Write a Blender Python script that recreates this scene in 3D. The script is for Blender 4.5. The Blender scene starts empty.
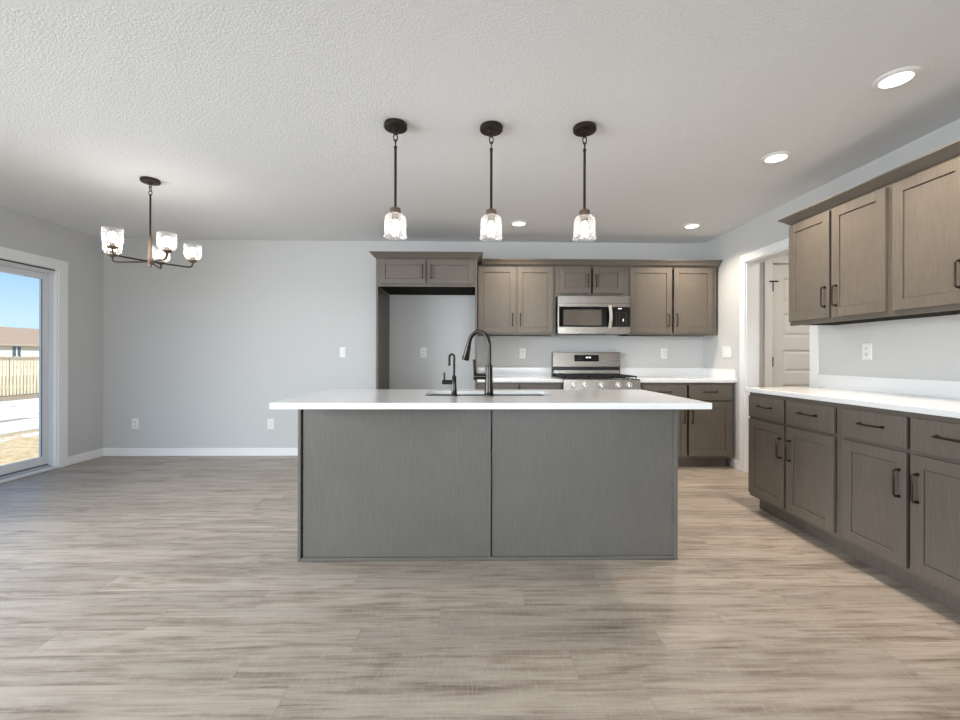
import bpy, bmesh, math, random
from mathutils import Vector, Matrix
random.seed(7)
PI = math.pi
S = bpy.context.scene
COL = S.collection

# ------------------------------------------------------------------ camera
cd = bpy.data.cameras.new('camera'); cam = bpy.data.objects.new('camera', cd); COL.objects.link(cam)
cd.sensor_width = 36; cd.lens = 435.11 / 960 * 36; cd.shift_y = -2.96 / 960; cd.clip_start = .05; cd.clip_end = 400
cam.matrix_world = (Matrix.Translation((0, 0, 1.1315)) @ Matrix.Rotation(-.0187, 4, 'Z') @
                    Matrix.Rotation(PI/2, 4, 'X') @ Matrix.Rotation(.0024, 4, 'Z'))
S.camera = cam

# ------------------------------------------------------------------ view, world, sun, added window fill
S.view_settings.view_transform = 'Standard'; S.view_settings.look = 'None'
S.view_settings.gamma = 1; S.view_settings.use_curve_mapping = False
S.view_settings.exposure = 0.16
S.cycles.max_bounces = 10; S.cycles.diffuse_bounces = 6; S.cycles.transparent_max_bounces = 16
S.cycles.sample_clamp_indirect = 6; S.cycles.caustics_reflective = False; S.cycles.caustics_refractive = False

W = bpy.data.worlds.new('world'); S.world = W; W.use_nodes = True
nt = W.node_tree; nt.nodes.clear()
tc = nt.nodes.new('ShaderNodeTexCoord'); sp = nt.nodes.new('ShaderNodeSeparateXYZ')
cr = nt.nodes.new('ShaderNodeValToRGB'); bg = nt.nodes.new('ShaderNodeBackground'); wo = nt.nodes.new('ShaderNodeOutputWorld')
nt.links.new(tc.outputs['Generated'], sp.inputs[0]); nt.links.new(sp.outputs['Z'], cr.inputs[0])
nt.links.new(cr.outputs[0], bg.inputs[0]); nt.links.new(bg.outputs[0], wo.inputs[0])
e = cr.color_ramp.elements
e[0].position = 0; e[0].color = (.66, .83, 1, 1); e[1].position = .6; e[1].color = (.28, .48, .85, 1)
x = e.new(.06); x.color = (.56, .77, 1, 1); x = e.new(.16); x.color = (.30, .56, .98, 1)
bg.inputs[1].default_value = 1.15

def light(name, kind, loc, target, energy, color, size=None, sizey=None, shape='RECTANGLE', spread=None):
    l = bpy.data.lights.new(name, kind); l.energy = energy; l.color = color
    if kind == 'AREA':
        l.shape = shape; l.size = size
        if sizey: l.size_y = sizey
        if spread: l.spread = spread
    o = bpy.data.objects.new(name, l); COL.objects.link(o); o.location = loc
    o.rotation_euler = (Vector(target) - Vector(loc)).to_track_quat('-Z', 'Y').to_euler()
    return o
sun = light('sun', 'SUN', (8, 2, 9), (0, .4, 0), 4.6, (1, .96, .88)); sun.data.angle = .01
COOL = (.88, .95, 1); SPR = 1.9
light('rear_window_fill', 'AREA', (-2.3, -3.44, 1.35), (-2.6, 0, .0), 18, COOL, 2.2, 1.7, spread=SPR)  # area fill added in the unseen rear windows
light('rear_window_fill', 'AREA', (1.1, -3.44, 1.35), (.3, .8, .45), 54, COOL, 2.2, 1.7, spread=SPR)
light('side_window_fill', 'AREA', (-4.12, -.9, 1.35), (-.8, 1.2, .5), 46, COOL, 2.2, 1.7, spread=SPR)  # area fill added in the unseen left-wall windows
light('side_window_fill', 'AREA', (-4.12, 1.25, 1.35), (-.7, 3.1, .1), 60, COOL, 1.7, 1.7, spread=SPR)
WARM = (1, .88, .73)
P_CAN = 9.5

# ------------------------------------------------------------------ helpers
def srgb(r, g, b):
    f = lambda c: (c/255/12.92) if c/255 <= .04045 else ((c/255+.055)/1.055)**2.4
    return (f(r), f(g), f(b), 1)

def mat(name, col, rough=.5, metal=0, emis=None, estr=0, spec=None, coat=0):
    m = bpy.data.materials.new(name); m.use_nodes = True
    b = m.node_tree.nodes['Principled BSDF']
    b.inputs['Base Color'].default_value = col if len(col) == 4 else (*col, 1)
    b.inputs['Roughness'].default_value = rough; b.inputs['Metallic'].default_value = metal
    if spec is not None: b.inputs['Specular IOR Level'].default_value = spec
    if coat: b.inputs['Coat Weight'].default_value = coat; b.inputs['Coat Roughness'].default_value = .15
    if emis: b.inputs['Emission Color'].default_value = (*emis, 1); b.inputs['Emission Strength'].default_value = estr
    return m

class N:
    """small node-graph writer"""
    def __init__(s, m): s.t = m.node_tree; s.b = s.t.nodes.get('Principled BSDF')
    def n(s, typ, **k):
        o = s.t.nodes.new('ShaderNode' + typ)
        for a, v in k.items():
            if a.startswith('i_'):
                key = a[2:]; key = int(key) if key.isdigit() else key.replace('_', ' ')
                if hasattr(v, 'is_output') or isinstance(v, bpy.types.NodeSocket): s.t.links.new(v, o.inputs[key])
                else: o.inputs[key].default_value = v
            else: setattr(o, a, v)
        return o
    def ramp(s, fac, stops):
        o = s.n('ValToRGB'); s.t.links.new(fac, o.inputs[0]); e = o.color_ramp.elements
        e[0].position, e[0].color = stops[0][0], stops[0][1]; e[1].position, e[1].color = stops[-1][0], stops[-1][1]
        for p, c in stops[1:-1]: q = e.new(p); q.color = c
        return o.outputs[0]
    def mapping(s, vec, scale=(1, 1, 1), loc=(0, 0, 0)):
        return s.n('Mapping', i_Vector=vec, i_Scale=scale, i_Location=loc).outputs[0]
    def noise(s, vec, scale=5, detail=4, rough=.5, dist=0):
        return s.n('TexNoise', i_Vector=vec, i_Scale=scale, i_Detail=detail, i_Roughness=rough, i_Distortion=dist).outputs[0]
    def mix(s, f, a, b, mode='MIX'):
        o = s.n('Mix', data_type='RGBA', blend_type=mode)
        for k, v in ((0, f), (6, a), (7, b)):
            if isinstance(v, bpy.types.NodeSocket): s.t.links.new(v, o.inputs[k])
            else: o.inputs[k].default_value = v
        return o.outputs[2]
    def math(s, op, a, b=0):
        o = s.n('Math', operation=op)
        for k, v in ((0, a), (1, b)):
            if isinstance(v, bpy.types.NodeSocket): s.t.links.new(v, o.inputs[k])
            else: o.inputs[k].default_value = v
        return o.outputs[0]
    def bump(s, h, strength, dist=.01):
        o = s.n('Bump', i_Strength=strength, i_Distance=dist, i_Height=h); s.t.links.new(o.outputs[0], s.b.inputs['Normal'])
    def set(s, key, sock): s.t.links.new(sock, s.b.inputs[key])

def paint(name, col, rough, bscale, bstr):
    m = mat(name, col, rough); g = N(m); v = g.n('TexCoord').outputs['Object']
    h = g.noise(v, bscale, 3, .6); g.bump(h, bstr, .004); return m
M_WALL = paint('grey wall paint', srgb(205, 205, 204), .75, 110, .10)
M_TRIM = mat('white trim paint', srgb(243, 243, 243), .4)
M_DOOR = mat('white door paint', srgb(228, 225, 220), .4)
M_CEIL = mat('textured ceiling paint', srgb(236, 236, 237), .9)
g = N(M_CEIL); v = g.n('TexCoord').outputs['Object']
h1 = g.n('TexVoronoi', i_Vector=g.mapping(v), i_Scale=95.0, feature='SMOOTH_F1').outputs[0]
h2 = g.noise(v, 150, 4, .6)
g.bump(g.math('ADD', g.math('MULTIPLY', h1, .6), h2), .5, .0055)

# cabinet stain: vertical grain
def wood(name, dark, mid, lite, vertical=True, rough=.42):
    m = mat(name, mid, rough); g = N(m); v = g.n('TexCoord').outputs['Object']
    sc = (55, 55, 2.2) if vertical else (2.2, 55, 55)
    grain = g.noise(g.mapping(v, sc), 3.0, 6, .62, .25)
    fine = g.noise(g.mapping(v, (230, 230, 5) if vertical else (5, 230, 230)), 2.5, 3, .6)
    blot = g.noise(v, 3.2, 3, .5)
    f = g.math('ADD', g.math('MULTIPLY', grain, .5), g.math('ADD', g.math('MULTIPLY', fine, .3), g.math('MULTIPLY', blot, .2)))
    g.set('Base Color', g.ramp(f, [(.30, dark), (.5, mid), (.70, lite)]))
    g.bump(fine, .12, .002); return m
M_CAB = wood('grey brown stained maple', srgb(89, 82, 74), srgb(105, 97, 88), srgb(118, 110, 101))
M_ISL = wood('grey stained island panel', srgb(86, 84, 79), srgb(98, 95, 90), srgb(109, 106, 101))
M_CABIN = wood('near-black cabinet underside', srgb(30, 26, 22), srgb(37, 32, 27), srgb(44, 38, 33), rough=.95)  # separate near-black wood tone for the cabinet undersides
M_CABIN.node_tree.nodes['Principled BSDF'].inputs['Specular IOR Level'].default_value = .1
M_QUARTZ = mat('white polished quartz', srgb(240, 240, 240), .09)
g = N(M_QUARTZ); v = g.n('TexCoord').outputs['Object']
g.set('Base Color', g.ramp(g.noise(v, 420, 2, .6), [(.3, srgb(236, 236, 235)), (.5, srgb(241, 241, 241)), (.8, srgb(244, 244, 244))]))
M_BRONZE = mat('dark oil rubbed bronze', srgb(62, 54, 48), .35, .8)
M_PULL = mat('dark bronze pull', srgb(58, 47, 40), .32, .75)
M_FAUCET = mat('dark brushed bronze faucet', srgb(58, 55, 52), .2, .9)
M_STEEL = mat('brushed stainless steel', srgb(172, 165, 157), .27, 1)
g = N(M_STEEL); v = g.n('TexCoord').outputs['Object']
fn = g.noise(g.mapping(v, (3, 3, 420)), 3, 3, .6); g.bump(fn, .02, .001)
g.set('Roughness', g.ramp(fn, [(.2, (.2, .2, .2, 1)), (.8, (.36, .36, .36, 1))]))
M_SINK = mat('stainless sink', srgb(105, 105, 105), .35, .8)
M_BLKGLASS = mat('black glass', srgb(14, 13, 13), .06)
M_OVENGLASS = mat('dark tinted oven glass', srgb(140, 130, 120), .10, .75)
M_BLACK = mat('black enamel', srgb(22, 21, 21), .3)
M_IRON = mat('black cast iron', srgb(26, 25, 25), .6)
M_CHROME = mat('satin knob metal', srgb(222, 218, 213), .3, .5)
M_HINGE = mat('black hinge metal', srgb(24, 22, 21), .4, .6)
M_PLASTIC = mat('white outlet plastic', srgb(238, 238, 236), .35)
M_SLOT = mat('outlet slot', srgb(70, 70, 70), .6)
M_DISPLAY = mat('lit display segments', (1, 1, 1), .4, 0, (.9, .95, 1), .9)
M_VINYL = mat('white vinyl door frame', srgb(226, 227, 230), .35)
M_TRACK = mat('grey aluminium track', srgb(108, 114, 122), .4, .3)
M_SHADOWGAP = mat('dark head gap shade', srgb(40, 42, 46), .7)  # dark tone standing in for shade in the door-head gap

def emitter(name, col, s):
    m = bpy.data.materials.new(name); m.use_nodes = True; t = m.node_tree; t.nodes.clear()
    e = t.nodes.new('ShaderNodeEmission'); e.inputs[0].default_value = (*col, 1); e.inputs[1].default_value = s
    o = t.nodes.new('ShaderNodeOutputMaterial'); t.links.new(e.outputs[0], o.inputs[0]); return m
M_LENS = emitter('lit recessed lens', (1, .93, .82), 4.5)
M_BULB = emitter('lit bulb', (1, .93, .85), 40)
M_BULBC = emitter('lit chandelier bulb', (1, .93, .85), 40)

def glass(name, tint, blend, milk):
    m = bpy.data.materials.new(name); m.use_nodes = True; t = m.node_tree; t.nodes.clear()
    tr = t.nodes.new('ShaderNodeBsdfTransparent'); tr.inputs[0].default_value = (*tint, 1)
    gl = t.nodes.new('ShaderNodeBsdfGlossy'); gl.inputs['Roughness'].default_value = .04
    lw = t.nodes.new('ShaderNodeLayerWeight'); lw.inputs[0].default_value = blend
    mx = t.nodes.new('ShaderNodeMixShader'); t.links.new(lw.outputs['Facing'], mx.inputs[0])
    out = t.nodes.new('ShaderNodeOutputMaterial')
    if milk:
        tl = t.nodes.new('ShaderNodeBsdfTranslucent'); tl.inputs[0].default_value = (1, 1, 1, 1)
        df = t.nodes.new('ShaderNodeBsdfDiffuse'); df.inputs[0].default_value = (1, 1, 1, 1)
        a = t.nodes.new('ShaderNodeMixShader'); t.links.new(tl.outputs[0], a.inputs[1]); t.links.new(df.outputs[0], a.inputs[2])
        b = t.nodes.new('ShaderNodeMixShader'); b.inputs[0].default_value = .3
        t.links.new(gl.outputs[0], b.inputs[1]); t.links.new(a.outputs[0], b.inputs[2])
        # faint seeded body so the shade reads as glass even face-on
        c = t.nodes.new('ShaderNodeMixShader')
        tcn = t.nodes.new('ShaderNodeTexCoord'); nz = t.nodes.new('ShaderNodeTexNoise'); nz.inputs['Scale'].default_value = 90
        rr = t.nodes.new('ShaderNodeValToRGB'); t.links.new(tcn.outputs['Object'], nz.inputs['Vector']); t.links.new(nz.outputs[0], rr.inputs[0])
        rr.color_ramp.elements[0].position = .45; rr.color_ramp.elements[0].color = (milk*.6,)*3 + (1,)
        rr.color_ramp.elements[1].position = .7; rr.color_ramp.elements[1].color = (milk*2.2,)*3 + (1,)
        t.links.new(rr.outputs[0], c.inputs[0]); t.links.new(tr.outputs[0], c.inputs[1]); t.links.new(a.outputs[0], c.inputs[2])
        t.links.new(c.outputs[0], mx.inputs[1]); t.links.new(b.outputs[0], mx.inputs[2])
    else:
        t.links.remove(mx.inputs[0].links[0]); mx.inputs[0].default_value = .05
        t.links.new(tr.outputs[0], mx.inputs[1]); t.links.new(gl.outputs[0], mx.inputs[2])
    t.links.new(mx.outputs[0], out.inputs[0]); return m
M_PANE = glass('window glass', (.97, .985, .98), .2, 0)
M_SHADE = glass('clear seeded glass', (.98, .98, .98), .26, .02)

# floor planks, long side along X
M_FLOOR = mat('wood look vinyl planks', srgb(165, 153, 142), .42)
g = N(M_FLOOR); v = g.n('TexCoord').outputs['Object']
sv = g.n('SeparateXYZ', i_0=v); row = g.math('FLOOR', g.math('DIVIDE', sv.outputs[1], .152))
wn = g.n('TexWhiteNoise', noise_dimensions='1D', i_W=row).outputs[0]
cv = g.n('CombineXYZ', i_0=g.math('ADD', sv.outputs[0], g.math('MULTIPLY', wn, 1.22)), i_1=sv.outputs[1]).outputs[0]
br = g.n('TexBrick', i_Vector=cv, i_Color1=(0, 0, 0, 1), i_Color2=(1, 1, 1, 1), i_Mortar=(.5, .5, .5, 1), i_Scale=1.0,
         i_Mortar_Size=.0012, i_Mortar_Smooth=.1, i_Bias=0.0, i_Brick_Width=1.22, i_Row_Height=.152, offset=0.0, offset_frequency=2)
rnd = br.outputs['Color']; mort = br.outputs['Fac']
sh = g.n('VectorMath', operation='MULTIPLY_ADD'); g.t.links.new(rnd, sh.inputs[0]); sh.inputs[1].default_value = (37, 19, 11); g.t.links.new(v, sh.inputs[2])
vv = sh.outputs[0]
n1 = g.noise(g.mapping(vv, (1.3, 20, 1)), 1.7, 7, .62, .6)
n2 = g.noise(g.mapping(vv, (2.5, 70, 1)), 2.2, 4, .6, .2)
n3 = g.noise(g.mapping(vv, (1.1, 5, 1)), 2.3, 3, .5, 1.2)
n4 = g.noise(g.mapping(vv, (150, 14, 1)), 1.5, 2, .5)
f = g.math('ADD', g.math('MULTIPLY', n1, .50), g.math('ADD', g.math('MULTIPLY', n2, .24), g.math('MULTIPLY', n3, .26)))
c = g.ramp(f, [(.34, srgb(108, 96, 84)), (.43, srgb(146, 133, 120)), (.50, srgb(169, 157, 145)), (.60, srgb(183, 172, 160)), (.72, srgb(197, 187, 176))])
tone = g.ramp(rnd, [(0, (.84, .835, .83, 1)), (.5, (.97, .96, .95, 1)), (1, (1.06, 1.055, 1.05, 1))])
c = g.mix(1.0, c, tone, 'MULTIPLY')
c = g.mix(g.math('MULTIPLY', g.ramp(n4, [(.52, (0, 0, 0, 1)), (.72, (1, 1, 1, 1))]),   .26), c, srgb(198, 190, 181))
c = g.mix(g.math('MULTIPLY', mort, .45), c, srgb(125, 112, 100))
g.set('Base Color', c)
g.set('Roughness', g.ramp(n2, [(.3, (.34, .34, .34, 1)), (.7, (.5, .5, .5, 1))]))
g.bump(g.math('SUBTRACT', g.math('ADD', n2, g.math('MULTIPLY', n4, .5)), mort), .12, .003)

# yard: tan grass by the house, snow patches further out, dark weeds along the fence
M_YARD = mat('dormant lawn with snow patches', srgb(200, 180, 130), .95)
g = N(M_YARD); v = g.n('TexCoord').outputs['Object']; sx = g.n('SeparateXYZ', i_0=v).outputs[0]
gr = g.ramp(g.noise(v, 9, 6, .7), [(.3, srgb(172, 138, 92)), (.5, srgb(214, 182, 134)), (.7, srgb(238, 212, 168))])
pn = g.noise(g.mapping(v, (1.3, .35, 1)), 1.4, 6, .65, .5)
dist = g.math('MULTIPLY', g.math('ADD', sx, 9.9), -.075)
sn = g.ramp(g.math('ADD', g.math('MINIMUM', dist, .10), pn), [(.49, (0, 0, 0, 1)), (.54, (1, 1, 1, 1))])
mud = g.ramp(g.noise(v, 14, 5, .7), [(.35, srgb(125, 105, 85)), (.65, srgb(185, 165, 135))])
cc = g.mix(g.ramp(dist, [(.0, (0, 0, 0, 1)), (.05, (1, 1, 1, 1))]), gr, mud)
cc = g.mix(sn, cc, srgb(250, 250, 252))
weed = g.ramp(g.math('ADD', g.math('MULTIPLY', g.math('ADD', sx, 17.6), -1.0), g.math('MULTIPLY', pn, 1.0)), [(.5, (0, 0, 0, 1)), (.8, (1, 1, 1, 1))])
cc = g.mix(weed, cc, mud); g.set('Base Color', cc)
M_FENCE = mat('pale new cedar', srgb(226, 208, 168), .8)
g = N(M_FENCE); v = g.n('TexCoord').outputs['Object']
g.set('Base Color', g.ramp(g.noise(g.mapping(v, (3, 7, .6)), 3, 4, .6), [(.3, srgb(198, 176, 140)), (.55, srgb(228, 212, 180)), (.8, srgb(240, 230, 208))]))
M_ROOF = mat('brown asphalt shingles', srgb(150, 128, 112), .9)
g = N(M_ROOF); v = g.n('TexCoord').outputs['Object']
g.set('Base Color', g.ramp(g.noise(g.mapping(v, (4, 9, 4)), 3, 5, .7), [(.3, srgb(150, 124, 100)), (.5, srgb(172, 144, 119)), (.75, srgb(190, 162, 136))]))
M_SIDING = mat('cream vinyl siding', srgb(248, 240, 216), .7)
M_HOUSEGLASS = mat('dark house glass', srgb(80, 92, 104), .1)

class B:
    def __init__(s): s.bm = bmesh.new()
    def box(s, x0, x1, y0, y1, z0, z1):
        if x0 > x1: x0, x1 = x1, x0
        if y0 > y1: y0, y1 = y1, y0
        if z0 > z1: z0, z1 = z1, z0
        v = [s.bm.verts.new(p) for p in ((x0,y0,z0),(x1,y0,z0),(x1,y1,z0),(x0,y1,z0),(x0,y0,z1),(x1,y0,z1),(x1,y1,z1),(x0,y1,z1))]
        for f in ((0,3,2,1),(4,5,6,7),(0,1,5,4),(1,2,6,5),(2,3,7,6),(3,0,4,7)): s.bm.faces.new([v[i] for i in f])
        return s
    def loft(s, rings, cap=True, closed=True):
        R = [[s.bm.verts.new(p) for p in r] for r in rings]; n = len(R[0])
        for a, b in zip(R, R[1:]):
            for i in range(n if closed else n-1):
                s.bm.faces.new((a[i], a[(i+1) % n], b[(i+1) % n], b[i]))
        if cap: s.bm.faces.new(R[0][::-1]); s.bm.faces.new(R[-1])
        return s
    def tube(s, pts, r, n=10, cap=True):
        pts = [Vector(p) for p in pts]; rs = r if isinstance(r, (list, tuple)) else [r]*len(pts)
        rings = []; up = None
        for i, p in enumerate(pts):
            d = (pts[min(i+1, len(pts)-1)] - pts[max(i-1, 0)]).normalized()
            if up is None:
                up = Vector((0, 0, 1)) if abs(d.z) < .9 else Vector((1, 0, 0))
            a = d.cross(up).normalized(); b = a.cross(d).normalized(); up = b
            rings.append([p + (a*math.cos(2*PI*k/n) + b*math.sin(2*PI*k/n))*rs[i] for k in range(n)])
        return s.loft(rings, cap)
    def lathe(s, prof, c=(0, 0, 0), n=28, cap=True, closed=False):
        """prof [(r,z)...] revolved round a vertical axis through c"""
        rings = [[(c[0]+r*math.cos(2*PI*k/n), c[1]+r*math.sin(2*PI*k/n), c[2]+z) for k in range(n)] for r, z in prof]
        if closed: rings.append(rings[0])
        s.loft(rings, cap and not closed)
        if closed: bmesh.ops.remove_doubles(s.bm, verts=s.bm.verts, dist=1e-6)
        return s
    def torus(s, c, R, r, axis='Y', n=20, m=8, sx=1, sz=1):
        pts = []
        rings = []
        for i in range(n+1):
            a = 2*PI*i/n; ring = []
            for j in range(m):
                b = 2*PI*j/m; q = R + r*math.cos(b); h = r*math.sin(b)
                u, w = q*math.cos(a)*sx, q*math.sin(a)*sz
                ring.append((c[0]+u, c[1]+h, c[2]+w) if axis == 'Y' else (c[0]+h, c[1]+u, c[2]+w))
            rings.append(ring)
        s.loft(rings, False); bmesh.ops.remove_doubles(s.bm, verts=s.bm.verts, dist=1e-6)
        return s

def rootof(o):
    while o.parent: o = o.parent
    return o
def obj(name, b, m, parent=None, local=False, bevel=0, smooth=False, seg=1):
    bmesh.ops.recalc_face_normals(b.bm, faces=b.bm.faces)
    me = bpy.data.meshes.new(name); o = bpy.data.objects.new(name, me); COL.objects.link(o)
    if parent is None:
        xs = [v.co for v in b.bm.verts]
        c = Vector(((min(p.x for p in xs)+max(p.x for p in xs))/2, (min(p.y for p in xs)+max(p.y for p in xs))/2, min(p.z for p in xs)))
        if local: c = Vector((0, 0, 0))
        bmesh.ops.translate(b.bm, verts=b.bm.verts, vec=-c); o.location = c
    else:
        o.parent = parent
        if not local:
            r = rootof(parent)
            M = (Matrix.Translation(r.location) @ r.rotation_euler.to_matrix().to_4x4()).inverted()
            bmesh.ops.transform(b.bm, matrix=M, verts=b.bm.verts)
            # parts under a mesh root share the root's frame
    b.bm.to_mesh(me); b.bm.free(); me.materials.append(m)
    if smooth:
        for p in me.polygons: p.use_smooth = True
        try: me.set_sharp_from_angle(angle=math.radians(35))
        except Exception: pass
    if bevel:
        md = o.modifiers.new('bevel', 'BEVEL'); md.width = bevel; md.segments = seg; md.limit_method = 'ANGLE'
    return o
def tag(o, label=None, cat=None, group=None, kind=None):
    if label: o['label'] = label
    if cat: o['category'] = cat
    if group: o['group'] = group
    if kind: o['kind'] = kind
    return o
def thing(name, label, cat, loc=(0, 0, 0), rz=0, group=None):
    o = bpy.data.objects.new(name, None); COL.objects.link(o); o.location = loc; o.rotation_euler = (0, 0, rz)
    o.empty_display_size = .1
    return tag(o, label, cat, group)
def struct(name, b, m, label=None, cat=None, parent=None, **k):
    o = obj(name, b, m, parent, **k)
    if not parent: o['kind'] = 'structure'
    if label: o['label'] = label
    if cat: o['category'] = cat
    return o
def copy_tree(o, parent=None):
    c = o.copy(); COL.objects.link(c)
    if parent: c.parent = parent
    for ch in [k for k in bpy.data.objects if k.parent == o and k is not c]: copy_tree(ch, c)
    return c

# ------------------------------------------------------------------ room shell
XL, XR, YB, YF, ZC = -4.177, 2.698, 5.013, -3.5, 2.459
T = .12; HX = 4.4; HY0 = 2.0; HY1 = 4.40     # hallway beyond the right wall
struct('floor', B().box(XL-T, HX+T, YF-T, YB+T, -.12, 0), M_FLOOR, 'grey brown wood-look plank floor running across the whole room', 'floor', local=True)
struct('ceiling', B().box(XL-T, HX+T, YF-T, YB+T, ZC, ZC+.14), M_CEIL, 'pale grey orange-peel textured ceiling over kitchen and dining area', 'ceiling', local=True)
struct('wall_back', B().box(XL-T, HX+T, YB, YB+T, 0, ZC), M_WALL, 'light grey back wall behind the kitchen cabinets', 'wall', local=True)
# left wall with the patio door opening and two added unseen windows
DY0, DY1, DZ = 2.62, 4.464, 2.0
b = B(); X0, X1 = XL-T, XL
b.box(X0, X1, DY1, YB, 0, ZC).box(X0, X1, DY0, DY1, DZ, ZC).box(X0, X1, 2.1, DY0, 0, ZC).box(X0, X1, .2, .4, 0, ZC).box(X0, X1, .4, 2.1, 0, .5).box(X0, X1, .4, 2.1, 2.2, ZC)
b.box(X0, X1, -2.0, .2, 0, .5).box(X0, X1, -2.0, .2, 2.2, ZC).box(X0, X1, YF-T, -2.0, 0, ZC)
struct('wall_left', b, M_WALL, 'light grey left wall holding the sliding patio door', 'wall', local=True)
# right wall with the cased opening
OY0, OY1, OZ = 3.408, 4.235, 2.072
b = B(); X0, X1 = XR, XR+T
b.box(X0, X1, OY1, YB, 0, ZC).box(X0, X1, OY0, OY1, OZ, ZC).box(X0, X1, YF-T, OY0, 0, ZC)
struct('wall_right', b, M_WALL, 'light grey right wall behind the long counter', 'wall', local=True)
b = B()
b.box(XL, XR, YF-T, YF, 0, .5).box(XL, XR, YF-T, YF, 2.2, ZC)
for a, c in ((XL, -3.4), (-1.2, 0), (2.2, XR)): b.box(a, c, YF-T, YF, .5, 2.2)
struct('wall_front', b, M_WALL, 'light grey wall behind the camera with two added windows', 'wall', local=True)
for i, (x0, x1) in enumerate(((-3.4, -1.2), (0, 2.2))):  # added rear windows, out of view, that hold the fill lights
    w = B(); y = YF - .08
    w.box(x0, x1, y-.03, y+.03, .5, .56).box(x0, x1, y-.03, y+.03, 2.14, 2.2)
    w.box(x0, x0+.06, y-.03, y+.03, .56, 2.14).box(x1-.06, x1, y-.03, y+.03, .56, 2.14).box((x0+x1)/2-.03, (x0+x1)/2+.03, y-.03, y+.03, .56, 2.14)
    wf = struct(f'window_{i+1}', w, M_VINYL, 'white framed window added in the wall behind the camera for fill light', 'window')
    obj('pane', B().box(x0+.06, x1-.06, y-.004, y+.004, .56, 2.14), M_PANE, wf)
xx = XL - .08  # added side windows, out of view, that hold the fill lights
for i, (y0, y1) in enumerate(((-2, .2), (.4, 2.1))):
    w = B().box(xx-.03, xx+.03, y0, y1, .5, .56).box(xx-.03, xx+.03, y0, y1, 2.14, 2.2).box(xx-.03, xx+.03, y0, y0+.06, .56, 2.14).box(xx-.03, xx+.03, y1-.06, y1, .56, 2.14)
    wf = struct(f'window_{i+3}', w, M_VINYL, 'white framed window added to the left wall, out of view, for fill light', 'window')
    obj('pane', B().box(xx-.004, xx+.004, y0+.06, y1-.06, .56, 2.14), M_PANE, wf)

# hallway shell
struct('wall_hallway_back', B().box(XR+T, 3.055, HY1, HY1+.1, 0, ZC).box(3.055, 3.94, HY1, HY1+.1, 2.095, ZC).box(3.94, HX, HY1, HY1+.1, 0, ZC), M_WALL, 'beige grey hallway wall around the white panel door', 'wall', local=True)
struct('wall_hallway_side', B().box(HX, HX+.1, HY0, HY1+.1, 0, ZC), M_WALL, 'far side wall of the hallway', 'wall', local=True)
struct('wall_hallway_front', B().box(XR+T, HX, HY0-.1, HY0, 0, ZC), M_WALL, 'near end wall of the hallway', 'wall', local=True)
# closet behind the door stays closed: door fills its opening
d = B(); dx0, dx1, dz1, dy = 3.082, 3.90, 2.09, HY1
st = .115
pan = [(.13, .47), (.58, .842-.02), (.842+.06, 1.23-.03)]
pan = [(.20, .52), (.60, .86), (.975, 1.215), (1.345, 1.588), (1.69, 1.955)]
d.box(dx0, dx0+st, dy+.012, dy+.052, .012, dz1).box(dx1-st, dx1, dy+.012, dy+.052, .012, dz1)
zs = [.012] + [z for p in pan for z in p] + [dz1]
for a, c in zip(zs[0::2], zs[1::2]): d.box(dx0+st, dx1-st, dy+.012, dy+.052, a, c)
for a, c in pan:
    x0, x1 = dx0+st, dx1-st; ya, yb = dy+.024, dy+.016
    d.loft([[(x0, ya, a), (x1, ya, a), (x1, ya, c), (x0, ya, c)], [(x0+.022, ya+.006, a+.022), (x1-.022, ya+.006, a+.022), (x1-.022, ya+.006, c-.022), (x0+.022, ya+.006, c-.022)],
            [(x0+.045, yb, a+.045), (x1-.045, yb, a+.045), (x1-.045, yb, c-.045), (x0+.045, yb, c-.045)]], cap=False)
    d.bm.faces.new([d.bm.verts.new(p) for p in ((x0+.045, yb, a+.045), (x1-.045, yb, a+.045), (x1-.045, yb, c-.045), (x0+.045, yb, c-.045))])
    d.box(x0, x1, dy+.034, dy+.04, a, c)
door2 = struct('door_2', d, M_DOOR, 'white five-panel hallway door with black hinges seen through the cased opening', 'door')
for i, z in enumerate((.32, 1.09, 1.86)):
    h = B().tube([(dx0-.002, dy+.004, z-.05), (dx0-.002, dy+.004, z+.05)], .010, 10)
    h.box(dx0-.016, dx0-.003, dy-.001, dy+.011, z-.044, z+.044)
    if i == 2: h.tube([(dx0-.05, dy-.024, z+.05), (dx0+.035, dy-.024, z+.05)], .007, 8)
    obj('hinge', h, M_HINGE, door2, smooth=True)
k = B().lathe([(.001, 0), (.026, .002), (.03, .012), (.027, .028), (.001, .034)], (0, 0, 0), 18)
bmesh.ops.rotate(k.bm, verts=k.bm.verts, cent=(0, 0, 0), matrix=Matrix.Rotation(PI/2, 3, 'X')); bmesh.ops.translate(k.bm, verts=k.bm.verts, vec=(3.83, dy+.005, .95))
obj('door_knob', k, M_HINGE, door2, smooth=True)
c = B()
c.box(dx0-.020-.075, dx0-.020, dy-.018, dy-.0005, 0, dz1+.012).box(dx1+.015, dx1+.09, dy-.018, dy-.0005, 0, dz1+.012).box(dx0-.095, dx1+.09, dy-.018, dy-.0005, dz1+.012, dz1+.087)
c.box(dx0-.020, dx0-.004, dy-.004, dy+.09, 0, dz1+.012)
struct('trim_2', c, M_TRIM, 'white casing around the hallway door', 'door casing')
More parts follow.
